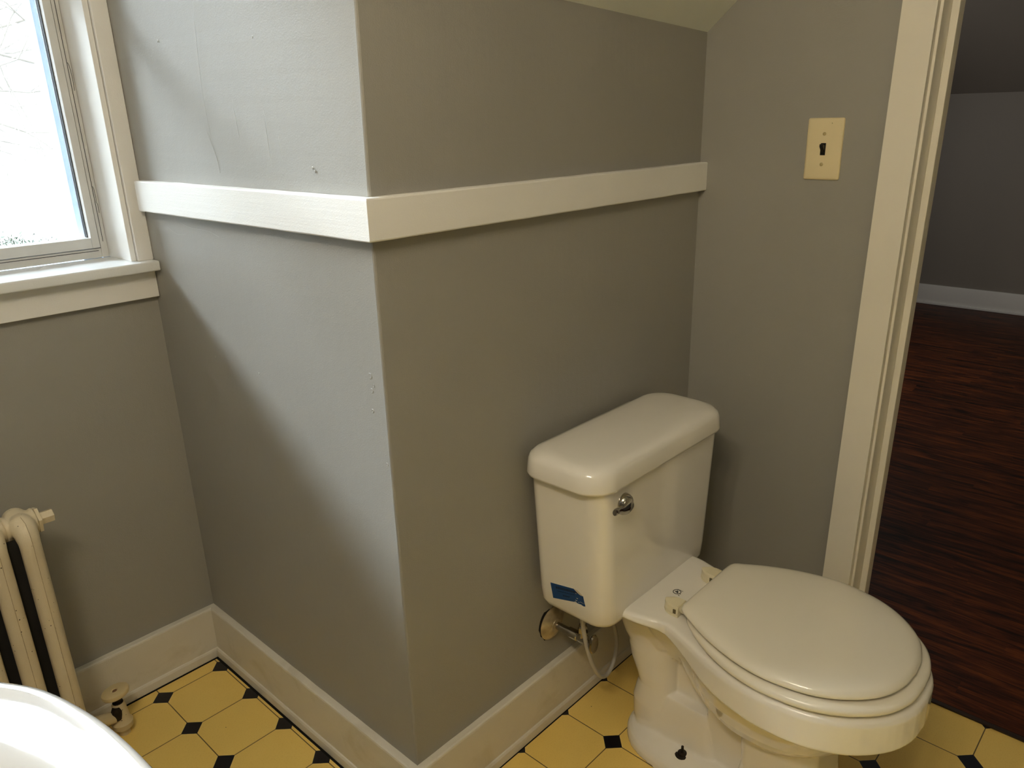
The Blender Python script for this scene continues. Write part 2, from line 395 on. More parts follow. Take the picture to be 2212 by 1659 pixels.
# ------------------------------------------------------------------ picture rail round the corner
TR = 0.019; Z2, Z1 = 1.1507, 1.214
def rail(p0, p1, nrm, m0, m1, name, seed):
    bm = bmesh.new(); p0 = Vector((*p0, 0)); p1 = Vector((*p1, 0)); n = Vector((*nrm, 0)); d = (p1-p0).normalized()
    prof = [(0, Z2), (0, Z1), (TR-0.003, Z1), (TR-0.0008, Z1-0.0009), (TR, Z1-0.003), (TR, Z2+0.0025), (TR-0.001, Z2+0.0007), (TR-0.003, Z2)]
    rings = []; N = int((p1-p0).length/0.015)
    for i in range(N+1):
        ring = []
        for k, (o, z) in enumerate(prof):
            a = p0 + d*(o*m0); b = p1 - d*(o*m1); q = a.lerp(b, i/N) + n*o
            if abs(o) < 1e-6: q.x += corner_x(z)*0
            ring.append(q + Vector((0, 0, z + 0.0006*noise.noise(Vector((q.x*14+seed, q.y*14, k*0.15))))))
        rings.append(ring)
    loft(bm, rings); return struct(name, bm, TRIMH, 12)
rail((0, 0), (0, 0.779), (-1, 0), -1, 0, 'trim_1', 7)
rail((0, 0), (L, 0), (0, -1), -1, 0, 'trim_2', 9)

# ------------------------------------------------------------------ window
win = empty('window_1', (-0.72, A, 1.045)); tag(win, kind='structure')
bm = bmesh.new()   # casing boards + inner jamb
yf = 0.796
box(bm, -0.033, -0.0005, yf, A, 1.045, 2.190, 0.0015); box(bm, -1.47, -1.397, yf, A, 1.045, 2.190, 0.0015); box(bm, -1.397, -0.033, yf, A, 2.115, 2.190, 0.0015)
add('window_casing', bm, TRIM, win)
bm = bmesh.new()
box(bm, -0.045, -0.034, 0.8045, 0.998, 1.045, 2.120, 0.001); box(bm, -1.396, -1.385, 0.8045, 0.998, 1.045, 2.120, 0.001); box(bm, -1.385, -0.045, 0.8045, 0.998, 2.105, 2.120, 0.001)
add('window_jamb', bm, TRIM, win)
bm = bmesh.new()   # outer frame of the storm window
box(bm, -0.0605, -0.0455, 0.922, 0.97, 1.0455, 2.105, 0.0012); box(bm, -1.3845, -1.3695, 0.922, 0.97, 1.0455, 2.105, 0.0012)
box(bm, -1.3695, -0.0605, 0.922, 0.97, 1.0455, 1.066, 0.0012); box(bm, -1.3695, -0.0605, 0.922, 0.97, 2.085, 2.105, 0.0012)
add('window_frame', bm, ALU, win)
bm = bmesh.new()
for yy, x_ in ((0.9205, -0.0535),):
    box(bm, x_-0.0005, x_+0.0005, 0.9212, 0.9219, 1.08, 2.08)
tube(bm, catmull([(-0.0537, 0.9214, 1.45), (-0.0505, 0.9214, 1.445), (-0.0485, 0.9214, 1.42), (-0.0492, 0.9214, 1.395)], 5), 0.0005, 5)
tube(bm, catmull([(-0.0537, 0.9214, 1.20), (-0.0508, 0.9214, 1.195), (-0.0503, 0.9214, 1.175), (-0.0510, 0.9214, 1.165), (-0.0490, 0.9214, 1.16), (-0.0495, 0.9214, 1.142)], 5), 0.0005, 5)
box(bm, -1.36, -0.066, 0.9212, 0.9219, 1.0605, 1.0617)
lathe(bm, [(0.0022, 0), (0.0001, 0.0004)], (-0.088, 0.9222, 1.0725), (0, -1, 0), 8)
add('frame_seam', bm, DARKG, win)
bm = bmesh.new()   # sash
box(bm, -0.0785, -0.0625, 0.917, 0.955, 1.068, 2.083, 0.0012); box(bm, -1.3675, -1.3515, 0.917, 0.955, 1.068, 2.083, 0.0012)
box(bm, -1.3515, -0.0785, 0.917, 0.955, 1.068, 1.0905, 0.0012); box(bm, -1.3515, -0.0785, 0.917, 0.955, 2.060, 2.083, 0.0012)
box(bm, -1.3515, -0.0785, 0.919, 0.955, 1.61, 1.64, 0.0012); box(bm, -0.735, -0.705, 0.9185, 0.955, 1.0905, 2.060, 0.0012)
add('sash', bm, ALU, win)
bm = bmesh.new()
box(bm, -0.0800, -0.0786, 0.934, 0.952, 1.0906, 2.059); box(bm, -1.3514, -1.350, 0.934, 0.952, 1.0906, 2.059)
add('glazing_seal', bm, DARKG, win)
bm = bmesh.new(); box(bm, -1.3514, -0.0800, 0.944, 0.947, 1.0906, 2.060)
gm = NT('window_glass'); gm.t.nodes.remove(gm.b)
tr = gm.n('ShaderNodeBsdfTransparent'); gl = gm.n('ShaderNodeBsdfGlossy'); gl.inputs['Roughness'].default_value = 0.02
fr = gm.n('ShaderNodeFresnel'); fr.inputs['IOR'].default_value = 1.45; mx = gm.n('ShaderNodeMixShader')
tr.inputs['Color'].default_value = (0.96, 0.975, 0.97, 1)
gm.t.links.new(fr.outputs[0], mx.inputs[0]); gm.t.links.new(tr.outputs[0], mx.inputs[1]); gm.t.links.new(gl.outputs[0], mx.inputs[2]); gm.t.links.new(mx.outputs[0], gm.out.inputs[0])
add('pane', bm, gm.m, win)
bm = bmesh.new()   # exterior blind stop and sill outside the glass
box(bm, -0.084, -0.046, 0.972, 1.02, 1.02, 2.115, 0.002); box(bm, -1.384, -1.346, 0.972, 1.02, 1.02, 2.115, 0.002); box(bm, -1.42, -0.01, 0.998, 1.05, 1.0, 1.035, 0.003)
add('exterior_stop', bm, EXTT, win)
bm = bmesh.new()   # stool (inner sill)
box(bm, -1.49, -0.0005, 0.766, 0.921, 1.023, 1.045, 0.004, 3)
st = add('window_sill', bm, paint('window_sill_paint', (226, 228, 228), 0.28, 0.18, (1.0, 0.05, 0.05), dirt=0.10, dirtcol=(150, 146, 136)), win, 35)
bm = bmesh.new(); box(bm, -1.48, -0.0008, 0.7985, A, 0.962, 1.023, 0.0018); add('apron', bm, TRIM, win)

# ------------------------------------------------------------------ doorway
dr = empty('door_1', (L, -0.87, 0)); tag(dr, kind='structure')
LEAN = 0.0092
def lean(bm):
    for v_ in bm.verts: v_.co.y -= LEAN*v_.co.z
yc = -0.395
bm = bmesh.new()   # casing, wall side
box(bm, L-0.020, L, -0.4565, yc, 0.0, 2.14, 0.0015); lean(bm)
box(bm, L-0.020, L, -1.36, -1.283, 0.0, 2.14, 0.0015); box(bm, L-0.020, L, -1.283, -0.483, 2.07, 2.14, 0.0015)
add('door_casing', bm, CASE, dr)
bm = bmesh.new()
box(bm, L-0.002, L+0.122, -0.4615, -0.4305, 0.003, 2.07, 0.0012); lean(bm)
box(bm, L-0.002, L+0.122, -1.2895, -1.262, 0.003, 2.07, 0.0012); box(bm, L-0.002, L+0.122, -1.262, -0.485, 2.055, 2.07, 0.0012)
add('door_jamb', bm, CASE, dr)
bm = bmesh.new()
box(bm, L+0.048, L+0.081, -0.4755, -0.4616, 0.003, 2.055, 0.0018); lean(bm)
box(bm, L+0.048, L+0.082, -1.2615, -1.2495, 0.002, 2.055, 0.0018)
add('door_stop', bm, CASE, dr)
bm = bmesh.new(); box(bm, 1.010, 1.022, -1.262, -0.47, 0.0, 0.0045, 0.001); add('threshold_strip', bm, simple('dark_threshold', (40, 26, 14), 0.4), dr)

# ------------------------------------------------------------------ toilet
XC = 0.527
toilet = empty('toilet', (XC, -0.36, 0))
tag(toilet, 'white two-piece porcelain toilet with closed lid in the corner by the doorway', 'toilet')
def outline(half, n=96):
    """closed outline from half-width points (w, y) running from the back centre to the front centre"""
    P = catmull([(w_, y, 0) for w_, y in half], 12)
    P = [Vector((max(0, p.x), p.y, 0)) for p in P]
    full = P + [Vector((-p.x, p.y, 0)) for p in P[::-1][1:-1]]
    cum = [0]
    for a, b in zip(full, full[1:]+full[:1]): cum.append(cum[-1]+(b-a).length)
    out = []; j = 0
    for i in range(n):
        s_ = cum[-1]*i/n
        while cum[j+1] < s_: j += 1
        a = full[j]; b = full[(j+1) % len(full)]; out.append(a.lerp(b, (s_-cum[j])/max(1e-9, cum[j+1]-cum[j])))
    return out
def offset(o, d):
    n = len(o); out = []
    for i in range(n):
        t = (o[(i+1) % n]-o[i-1]).normalized(); nn = Vector((t.y, -t.x, 0))
        out.append(o[i]-nn*d)
    return out
def orient(o):   # make offset(+d) move inwards
    a = sum(p.x*q.y-q.x*p.y for p, q in zip(o, o[1:]+o[:1]))
    return o if a > 0 else o[::-1]
def at(o, z, cx=XC): return [(cx+p.x, p.y, z(p.y) if callable(z) else z) for p in o]
def rrect(cx, cy, hx, hy, rf, rb, z, n=10):
    pts = []
    for (sx_, sy_, r, a0) in ((1, 1, rb, 0), (-1, 1, rb, 90), (-1, -1, rf, 180), (1, -1, rf, 270)):
        for k in range(n+1):
            a = R(a0+90*k/n); pts.append((cx+sx_*(hx-r)+r*math.cos(a), cy+sy_*(hy-r)+r*math.sin(a), z))
    return pts

# bowl body
RIM = orient(outline([(0, -0.040), (0.10, -0.040), (0.125, -0.048), (0.136, -0.08), (0.140, -0.16), (0.140, -0.22), (0.131, -0.258), (0.122, -0.288), (0.138, -0.335), (0.170, -0.41), (0.186, -0.475), (0.188, -0.535), (0.176, -0.60), (0.146, -0.66), (0.10, -0.705), (0.05, -0.728), (0, -0.733)], 120))
def zlow(y): return interp([(-1, .312), (-.60, .312), (-.50, .317), (-.40, .326), (-.33, .346), (-.26, .362), (-.15, .368), (0, .368)], y)
bm = bmesh.new()
loft(bm, [at(offset(RIM, 0.030), lambda y: zlow(y)-0.016), at(offset(RIM, 0.016), lambda y: zlow(y)-0.010), at(offset(RIM, 0.004), lambda y: zlow(y)-0.001), at(offset(RIM, 0.0), lambda y: zlow(y)+0.004), at(offset(RIM, 0.0005), 0.371), at(offset(RIM, 0.0035), 0.378), at(offset(RIM, 0.009), 0.3815), at(offset(RIM, 0.03), 0.3825)])
def egg(hx, yb, yf, z, n=48, ex=2.3):
    cy = (yb+yf)/2; hy = (yb-yf)/2; out = []
    for k in range(n):
        a = 2*math.pi*k/n; c, s_ = math.cos(a), math.sin(a)
        out.append((XC+hx*math.copysign(abs(c)**(2/ex), c), cy+hy*math.copysign(abs(s_)**(2/ex), s_), z))
    return out
loft(bm, [egg(0.168, -.31, -.718, .330), egg(0.163, -.305, -.700, .300), egg(0.150, -.312, -.668, .270), egg(0.130, -.325, -.635, .232), egg(0.106, -.345, -.60, .198), egg(0.082, -.37, -.57, .173), egg(0.055, -.39, -.54, .159), egg(0.028, -.42, -.51, .155)])
# front pedestal
loft(bm, [rrect(XC, -.515, .082, .085, .018, .02, 0.0), rrect(XC, -.515, .079, .083, .018, .02, 0.03), rrect(XC, -.515, .074, .075, .02, .02, 0.10), rrect(XC, -.51, .076, .075, .03, .02, 0.20), rrect(XC, -.50, .09, .08, .04, .03, 0.27)])
# foot flange
FT = orient(outline([(0, -0.150), (0.04, -0.157), (0.075, -0.181), (0.097, -0.215), (0.109, -0.265), (0.112, -0.34), (0.104, -0.45), (0.096, -0.54), (0.085, -0.592), (0.045, -0.612), (0, -0.614)], 90))
loft(bm, [at(FT, 0.0), at(offset(FT, 0.0005), 0.014), at(offset(FT, 0.004), 0.024), at(offset(FT, 0.011), 0.031), at(offset(FT, 0.03), 0.037), at(offset(FT, 0.045), 0.041)])
# plinth
def trap(hx, y0, y1, z): return rrect(XC, (y0+y1)/2, hx, (y0-y1)/2, .02, .03, z)
loft(bm, [trap(.062, -.172, -.385, .020), trap(.055, -.180, -.377, .050), trap(.051, -.188, -.372, .085), trap(.048, -.20, -.368, .114), trap(.0455, -.215, -.366, .128), trap(.043, -.225, -.364, .137), trap(.030, -.235, -.355, .141)])
# trapway bulges: the upright tube with its waist, and the ridge running forward to the bowl
loft(bm, [egg(hx, -.22+hr, -.268, z, 48, 2.3) for hx, hr, z in ((.052, .058, .02), (.054, .062, .05), (.058, .062, .095), (.057, .055, .125), (.057, .048, .148), (.060, .054, .170), (.062, .071, .205), (.065, .076, .235), (.065, .075, .262), (.068, .076, .29), (.074, .080, .325), (.080, .084, .35))])
P = catmull([(XC, -.215, .275), (XC, -.255, .280), (XC, -.292, .258), (XC, -.328, .212), (XC, -.362, .175), (XC, -.41, .160)], 6)
tube(bm, P, [interp([(0, .008), (.25, .014), (.5, .018), (1, .016)], i/(len(P)-1)) for i in range(len(P))], 24, (1.0, 3.3), ref=(0, 0, 1))
# web between them and under the bowl
loft(bm, [rrect(XC, -.32, .020, .11, .01, .01, .03), rrect(XC, -.32, .020, .11, .01, .01, .31)])
loft(bm, [rrect(XC, -.42, .044, .07, .01, .01, .0), rrect(XC, -.42, .044, .07, .01, .01, .17)])
loft(bm, [rrect(XC, -.28, .038, .075, .03, .03, .235), rrect(XC, -.30, .074, .095, .04, .04, .30), rrect(XC, -.30, .100, .10, .04, .04, .352)])
# neck under the deck
loft(bm, [rrect(XC, -.20, .045, .045, .03, .03, .22), rrect(XC, -.205, .062, .062, .03, .03, .265), rrect(XC, -.205, .076, .075, .04, .04, .31), rrect(XC, -.205, .096, .085, .04, .04, .362)])
def remeshed(bm, voxel, it, fac=0.5):
    bmesh.ops.recalc_face_normals(bm, faces=bm.faces[:])
    me = bpy.data.meshes.new('tmp'); bm.to_mesh(me); bm.free()
    o = bpy.data.objects.new('tmp', me); C.objects.link(o)
    r_ = o.modifiers.new('r', 'REMESH'); r_.mode = 'VOXEL'; r_.voxel_size = voxel; r_.use_smooth_shade = True
    s_ = o.modifiers.new('s', 'SMOOTH'); s_.factor = fac; s_.iterations = it
    dg = bpy.context.evaluated_depsgraph_get(); dg.update()
    m2 = bpy.data.meshes.new_from_object(o.evaluated_get(dg)); bpy.data.objects.remove(o)
    for p in m2.polygons: p.use_smooth = True
    return m2
def add_me(name, me, mat, root):
    me.materials.clear(); o = link(name, me, mat, root); me.name = name
    off = Vector((0, 0, 0)); p = root
    while p is not None: off += Vector(p.location); p = p.parent
    o.location = -off; return o
bowl = add_me('bowl', remeshed(bm, 0.0025, 2), PORC, toilet)

# tank
def hxt(z): return interp([(.355, .196), (.40, .2005), (.70, .2235)], z)
def tk(z, d=0.0, dz=0.0):
    hx = hxt(z)-d; yf_ = interp([(.355, -.2025), (.70, -.2055)], z)+d; yb_ = -.022-d*0.6
    return rrect(XC, (yf_+yb_)/2, hx, (yb_-yf_)/2, .038, .030, z+dz)
bm = bmesh.new()
loft(bm, [tk(.343, .045), tk(.345, .028), tk(.350, .014), tk(.358, .005), tk(.370, .0005), tk(.40), tk(.50), tk(.60), tk(.672), tk(.676, .02)])
add('tank', bm, PORC, toilet, 50)
bm = bmesh.new()
def ld(z, d): return rrect(XC, -.1135, .2415-d, .1005-d, .058, .050, z, 14)
loft(bm, [ld(.668, .022), ld(.667, .006), ld(.669, .001), ld(.674, 0), ld(.700, .003), ld(.708, .006), ld(.7145, .013), ld(.7175, .024), ld(.7190, .040), [(XC+(x-XC)*.6, -.1135+(y+.1135)*.5, .7198) for x, y, z in ld(0, .040)], [(XC+(x-XC)*.3, -.1135+(y+.1135)*.2, .7202) for x, y, z in ld(0, .040)]])
add('tank_lid', bm, PORC, toilet, 60)
# seat ring and lid
SEAT = orient(outline([(0, -0.318), (0.075, -0.318), (0.098, -0.323), (0.112, -0.335), (0.136, -0.365), (0.163, -0.41), (0.184, -0.47), (0.189, -0.53), (0.178, -0.595), (0.150, -0.65), (0.105, -0.696), (0.052, -0.719), (0, -0.724)], 120))
LID = orient(outline([(0, -0.3075), (0.080, -0.3078), (0.103, -0.313), (0.115, -0.330), (0.140, -0.372), (0.163, -0.425), (0.178, -0.485), (0.179, -0.535), (0.166, -0.595), (0.137, -0.645), (0.095, -0.684), (0.046, -0.703), (0, -0.7075)], 120))
bm = bmesh.new()
V = [at(offset(SEAT, d), z) for d, z in ((0.010, .3885), (0.0025, .3895), (0, .3935), (0.001, .3995), (0.006, .4040), (0.014, .4050), (0.050, .4050), (0.056, .403), (0.058, .396), (0.054, .3885))]
loft(bm, V + [V[0]], False, False); bmesh.ops.remove_doubles(bm, verts=bm.verts[:], dist=1e-5)
add('seat', bm, SEATM, toilet, 70)
bm = bmesh.new()
loft(bm, [[(XC+p.x*.9, -.51+(p.y+.51)*.9, .4105) for p in LID]] + [at(offset(LID, d), z) for d, z in ((0.010, .4105), (0.003, .4112), (0.0, .4150), (0.0008, .4185), (0.004, .4235), (0.010, .4270))] + [[(XC+p.x*s_, -.51+(p.y+.51)*s_, z) for p in offset(LID, .010)] for s_, z in ((.94, .4293), (.85, .4308), (.7, .4316), (.45, .4323), (.2, .4326))])
add('seat_lid', bm, SEATM, toilet, 75)
# chip at the edge of the lid
def hinge(cx):
    bm = bmesh.new()
    body = [(0.019, -0.020), (0.0195, -0.006), (0.016, 0.008), (0.008, 0.018), (0.001, 0.023), (-0.008, 0.018), (-0.016, 0.008), (-0.0195, -0.006), (-0.019, -0.020)]
    P = orient([Vector((p.x, p.y, 0)) for p in catmull([(x, y, 0) for x, y in body], 4)])
    o1 = [(cx+p.x*.95, -.279+p.y*.95) for p in P]; o2 = [(cx+p.x*.9, -.279+p.y*.9) for p in P]; o3 = [(cx+p.x*0.76, -.280+p.y*0.76) for p in P]
    loft(bm, [[(x, y, .3826) for x, y in o1], [(x, y, .3875) for x, y in o1]])
    loft(bm, [[(x, y, .3876) for x, y in o2], [(x, y, .4010) for x, y in o2], [(cx+(x-cx)*.96, y, .4035) for x, y in o2], [(x, y, .4055) for x, y in o3]])
    lathe(bm, [(0.0075, -0.012), (0.0075, 0.012)], (cx, -.304, .4000), (1, 0, 0), 14)
    h = add('hinge', bm, HINGEM, toilet, 40); h['label'] = 'ivory plastic hinge cap'
    bm = bmesh.new(); box(bm, cx-0.0190, cx-0.0160, -.293, -.287, .390, .399, 0.0006)
    add('hinge_notch', bm, simple('hinge_notch_shade', (92, 82, 52), 0.6), h)
hinge(XC-0.072); hinge(XC+0.072)
# maker's mark fired onto the deck: ring, leaf-like figure and tiny script
bm = bmesh.new()
tube(bm, [(0.514+.0079*math.cos(k*math.pi/14), -0.250+.0079*math.sin(k*math.pi/14), .3827) for k in range(29)], 0.0008, 6)
for pts in ([(-.0048, -.0030), (-.0010, .0012), (-.0035, .0020), (.0005, .0046), (.0018, .0015), (.0048, .0026), (.0030, -.0022), (.0004, -.0012), (-.0015, -.0046)],):
    prism(bm, [(0.514+x, -0.250+y) for x, y in pts], 2, .3826, .3829)
random.seed(4)
for k in range(5):
    x = 0.5215+k*0.0; y = -0.2585+k*0.0027
    tube(bm, [(x, y-.0008, .3828), (x+.0022, y+.0004, .3828), (x+.0008, y+.0014, .3828)], 0.00035, 5)
box(bm, 0.5045, 0.5062, -0.2610, -0.2578, .3826, .3829); box(bm, 0.5100, 0.5112, -0.2610, -0.2590, .3826, .3829)
add('maker_mark', bm, simple('fired_black_ink', (26, 24, 22), 0.4), toilet)
# flush lever
lev = None
bm = bmesh.new()
yt = -.2048
lathe(bm, [(0.0001, 0.016), (0.010, 0.0155), (0.0155, 0.012), (0.0185, 0.006), (0.019, 0.0)], (0.376, yt, .632), (0, -1, 0), 28)
P = catmull([(0.374, yt-.0135, .632), (0.360, yt-.019, .632), (0.345, yt-.021, .634), (0.330, yt-.021, .640), (0.314, yt-.024, .643)], 8)
tube(bm, P, [interp([(0, .0125), (.3, .0095), (.6, .0062), (.85, .0058), (.95, .0062), (1, .0050)], i/(len(P)-1)) for i in range(len(P))], 18, (1.15, .8), ref=(0, 0, 1))
lev = add('flush_lever', bm, CHROME, toilet, 50); lev['label'] = 'chrome flush lever'
# blue sticker on the tank's left end
bm = bmesh.new()
def xs(z): return XC-hxt(z)-0.0004
pts = [(-.0655, .4215), (-.128, .4335), (-.137, .4290), (-.1440, .4262), (-.1500, .4262), (-.1530, .4100), (-.1550, .4035), (-.1500, .4015), (-.1440, .4030), (-.1370, .4020), (-.1290, .4030), (-.1250, .4010), (-.0700, .3850)]
A_ = [bm.verts.new((xs(z), y, z)) for y, z in pts]; B_ = [bm.verts.new((xs(z)+0.0006, y, z)) for y, z in pts]
bm.faces.new(A_); bm.faces.new(B_[::-1])
for i in range(len(pts)): bm.faces.new([A_[i], B_[i], B_[(i+1) % len(pts)], A_[(i+1) % len(pts)]])
stk = add('sticker', bm, simple('blue_sticker', (8, 64, 118), 0.35, var=0.1, nscale=120), toilet); stk['label'] = 'torn blue label sticker'
bm = bmesh.new()
def strip(y0, y1, t0, t1):   # t: fraction down the sticker's slanted height
    def zz(y, t): return (.4215+(y+.0655)*-.192) * (1-t) + (.385+(y+.07)*-.29)*t
    q = [(y0, t0), (y1, t0), (y1, t1), (y0, t1)]
    a = [bm.verts.new((xs(zz(y, t))-0.0001, y, zz(y, t))) for y, t in q]; b = [bm.verts.new((xs(zz(y, t))-0.0004, y, zz(y, t))) for y, t in q]
    bm.faces.new(a); bm.faces.new(b)
    for i in range(4): bm.faces.new([a[i], b[i], b[(i+1) % 4], a[(i+1) % 4]])
random.seed(6); y = -.080
while y > -.134:
    wd = random.uniform(.0022, .0042); strip(y, y-wd, .16, .30); y -= wd+.0011
y = -.084
while y > -.126:
    wd = random.uniform(.002, .006); strip(y, y-wd, .44, .47); y -= wd+.0008
y = -.098
while y > -.114:
    wd = random.uniform(.002, .003); strip(y, y-wd, .66, .74); y -= wd+.001
add('sticker_print', bm, simple('dark_navy_print', (8, 26, 58), 0.5), stk)
bm = bmesh.new()
for pts in ([(-.128, .4338), (-.1365, .4345), (-.1450, .4300), (-.1505, .4262), (-.1440, .4258), (-.1370, .4285)], [(-.133, .4145), (-.1372, .4150), (-.1365, .4133)], [(-.130, .4085), (-.136, .4090), (-.133, .4072)], [(-.1385, .4075), (-.1405, .4065), (-.1385, .4050)], [(-.1290, .4045), (-.1335, .4040), (-.1310, .4015)], [(-.1425, .4095), (-.1530, .4090), (-.1425, .4088)], [(-.1300, .4255), (-.1350, .4258), (-.1340, .4245)]):
    a = [bm.verts.new((xs(z)-0.0003, y, z)) for y, z in pts]; b = [bm.verts.new((xs(z)-0.0007, y, z)) for y, z in pts]
    bm.faces.new(a); bm.faces.new(b)
    for i in range(len(pts)): bm.faces.new([a[i], b[i], b[(i+1) % len(pts)], a[(i+1) % len(pts)]])
add('sticker_tear', bm, simple('torn_paper', (205, 196, 176), 0.7), stk)
# floor bolt in its rust ring
for sx_ in (-1, 1):
    bm = bmesh.new(); bx = XC+sx_*0.0705; by = -0.316; bz = 0.0365
    lathe(bm, [(0.0155, -.004), (0.0155, .0012), (0.013, .0025), (0.010, .003), (0.0095, .006), (0.0045, .0065), (0.0032, .007), (0.0028, .022), (0.0001, .0225)], (bx, by, bz), (0, 0, 1), 18)
    b_ = add('floor_bolt', bm, RUST, toilet, 40); b_['label'] = 'dark corroded floor bolt and washer'
# chip in the lid's edge and two scuffs on the rim band
bm = bmesh.new()
lathe(bm, [(0.0035, -.001), (0.0030, .0009), (0.0001, .0011)], (0.3630, -0.5650, .4140), (-1, -0.35, 0.5), 3)
add('lid_chip', bm, BLACK, toilet)

# ------------------------------------------------------------------ water supply valve behind the toilet
sv = empty('supply_valve', (0.405, 0.0, 0.248))
tag(sv, 'chrome water stop valve on the wall behind the toilet with looped grey hose', 'valve')
bm = bmesh.new()
lathe(bm, [(0.040, -.0005), (0.040, 0.0012), (0.036, .004), (0.026, .010), (0.017, .014), (0.0165, .0155), (0.012, .0165), (0.0098, .0165)], (0.405, -.001, .248), (0, -1, 0), 26)
e_ = add('escutcheon', bm, simple('chipped_painted_chrome', (176, 162, 134), 0.3, 0.5, 0.35, 38), sv, 40)
bm = bmesh.new()
lathe(bm, [(0.0085, 0), (0.0085, .034), (0.0115, .034), (0.0115, .058), (0.0095, .060), (0.0105, .066), (0.011, .082), (0.006, .085), (0.0035, .086), (0.0035, .097)], (0.405, -.016, .248), (0, -1, 0), 22)
tube(bm, [(0.405, -.088, .248), (0.405, -.088, .285)], [0.0095, 0.0080], 16)
lathe(bm, [(0.0110, 0.018), (0.0110, .030), (0.009, .034)], (0.405, -.088, .248), (0, 0, 1), 6)
add('valve_body', bm, CHROME, sv, 35)
bm = bmesh.new()
lathe(bm, [(0.0001, 0), (0.021, 0.0005), (0.0235, .004), (0.021, .0075), (0.0001, .008)], (0.405, -.113, .248), (0, -1, 0), 26)
for v_ in bm.verts: v_.co.x = 0.405+(v_.co.x-0.405)*0.62
hd = add('valve_handle', bm, OLDCHROME, sv, 40)
bm = bmesh.new()
P = catmull([(0.385, -.098, .352), (0.387, -.100, .310), (0.397, -.104, .245), (0.420, -.106, .175), (0.452, -.104, .127), (0.485, -.100, .113), (0.516, -.095, .131), (0.533, -.088, .175), (0.524, -.075, .240), (0.490, -.060, .296), (0.450, -.066, .312), (0.420, -.082, .302), (0.405, -.088, .280)], 10)
tube(bm, P, 0.0048, 14)
add('supply_hose', bm, HOSE, sv, 80)
bm = bmesh.new(); lathe(bm, [(0.0135, 0), (0.0135, .010), (0.0115, .0105), (0.0105, .020)], (0.385, -.098, .334), (0, 0, 1), 8)
add('coupling_nut', bm, simple('white_nylon', (214, 208, 192), 0.4), sv, 30)
bm = bmesh.new()
pts = []
random.seed(12)
for k in range(22):
    a = 2*math.pi*k/22; r_ = 0.030+0.006*random.random()
    pts.append((0.392+r_*math.cos(a)*0.95, 0.252+r_*math.sin(a)*1.15))
prism(bm, pts, 1, -0.0009, 0.0005)
add('pipe_hole', bm, BLACK, sv)

# ------------------------------------------------------------------ light switch
SY, SZ = -0.2857, 1.2442
sw = empty('light_switch', (L, SY, SZ)); tag(sw, 'almond light switch plate with a black toggle on the wall beside the doorway', 'light switch')
bm = bmesh.new()
def pl(h, d, r): return [(L-h, SY+y, SZ+z) for (y, z, _) in rrect(0, 0, 0.0372-d, 0.0610-d, r, r, 0, 6)]
loft(bm, [pl(-0.0, 0, .004), pl(.0025, 0, .004), pl(.0042, .001, .004), pl(.0054, .0030, .0035), pl(.0060, .0065, .003), pl(.0062, .012, .002)])
add('plate', bm, SWITCHM, sw, 50)
bm = bmesh.new(); box(bm, L-0.0070, L-0.0050, SY-0.0052, SY+0.0052, SZ-0.0120, SZ+0.0120, 0.0006); add('toggle_slot', bm, BLACK, sw)
bm = bmesh.new()
loft(bm, [rr_ for rr_ in ([(L-.0068, SY+a*.0040, SZ+b*.0075+.001) for a, b in ((-1, -1), (1, -1), (1, 1), (-1, 1))], [(L-.013, SY+a*.0036, SZ+b*.0045+.0045) for a, b in ((-1, -1), (1, -1), (1, 1), (-1, 1))], [(L-.0185, SY+a*.0033, SZ+b*.0030+.0078) for a, b in ((-1, -1), (1, -1), (1, 1), (-1, 1))])])
bmesh.ops.bevel(bm, geom=bm.edges[:], offset=0.0008, segments=2, affect='EDGES')
add('toggle', bm, TOGGLE, sw, 40)
for dz in (0.0300, -0.0300):
    bm = bmesh.new(); lathe(bm, [(0.0034, 0.0060), (0.0034, .0070), (0.0022, .0078), (0.0001, .0079)], (L, SY, SZ+dz), (-1, 0, 0), 16)
    add('screw', bm, simple('almond_screw', (178, 160, 112), 0.35), sw, 40)
bm = bmesh.new(); lathe(bm, [(0.0013, 0.0060), (0.0001, .0066)], (L, SY-0.0135, SZ+0.0505), (-1, 0, 0), 8); add('paint_speck', bm, simple('green_speck', (150, 150, 100), 0.5), sw)

# ------------------------------------------------------------------ radiator
def speckled(name, rgb):
    m = NT(name); c = lin(rgb)
    col = m.ramp(m.noise(7, 5), [(0.3, tuple(x*0.9 for x in c)), (0.7, c)])
    v1 = m.n('ShaderNodeTexVoronoi'); v1.inputs['Scale'].default_value = 130; oi = m.n('ShaderNodeObjectInfo'); va = m.n('ShaderNodeVectorMath', operation='ADD'); m.t.links.new(m.co(), va.inputs[0]); m.t.links.new(m.math('MULTIPLY', oi.outputs['Random'], 7.3), va.inputs[1]); m.t.links.new(va.outputs[0], v1.inputs['Vector'])
    s1 = m.math('MULTIPLY', m.math('LESS_THAN', v1.outputs['Distance'], 0.16), m.math('GREATER_THAN', m.noise(26, 3, 0.7, va.outputs[0]), 0.56))
    col = m.mix(s1, col, lin((52, 36, 24)))
    m.base(col); m.rough(0.38); m.bump(m.noise(420, 3), 0.35, 0.0010); return m.m
RADM = speckled('cream_radiator_enamel', (214, 200, 170))
SEAM = simple('rust_seam', (168, 148, 116), 0.6, var=0.3, nscale=160)
RY0, RY1, RXE, RZ = 0.622, 0.714, -0.397, 0.600
rad_ = empty('radiator', (-0.665, 0.668, 0)); tag(rad_, 'cream cast iron column radiator under the window, flecked with rust', 'radiator')
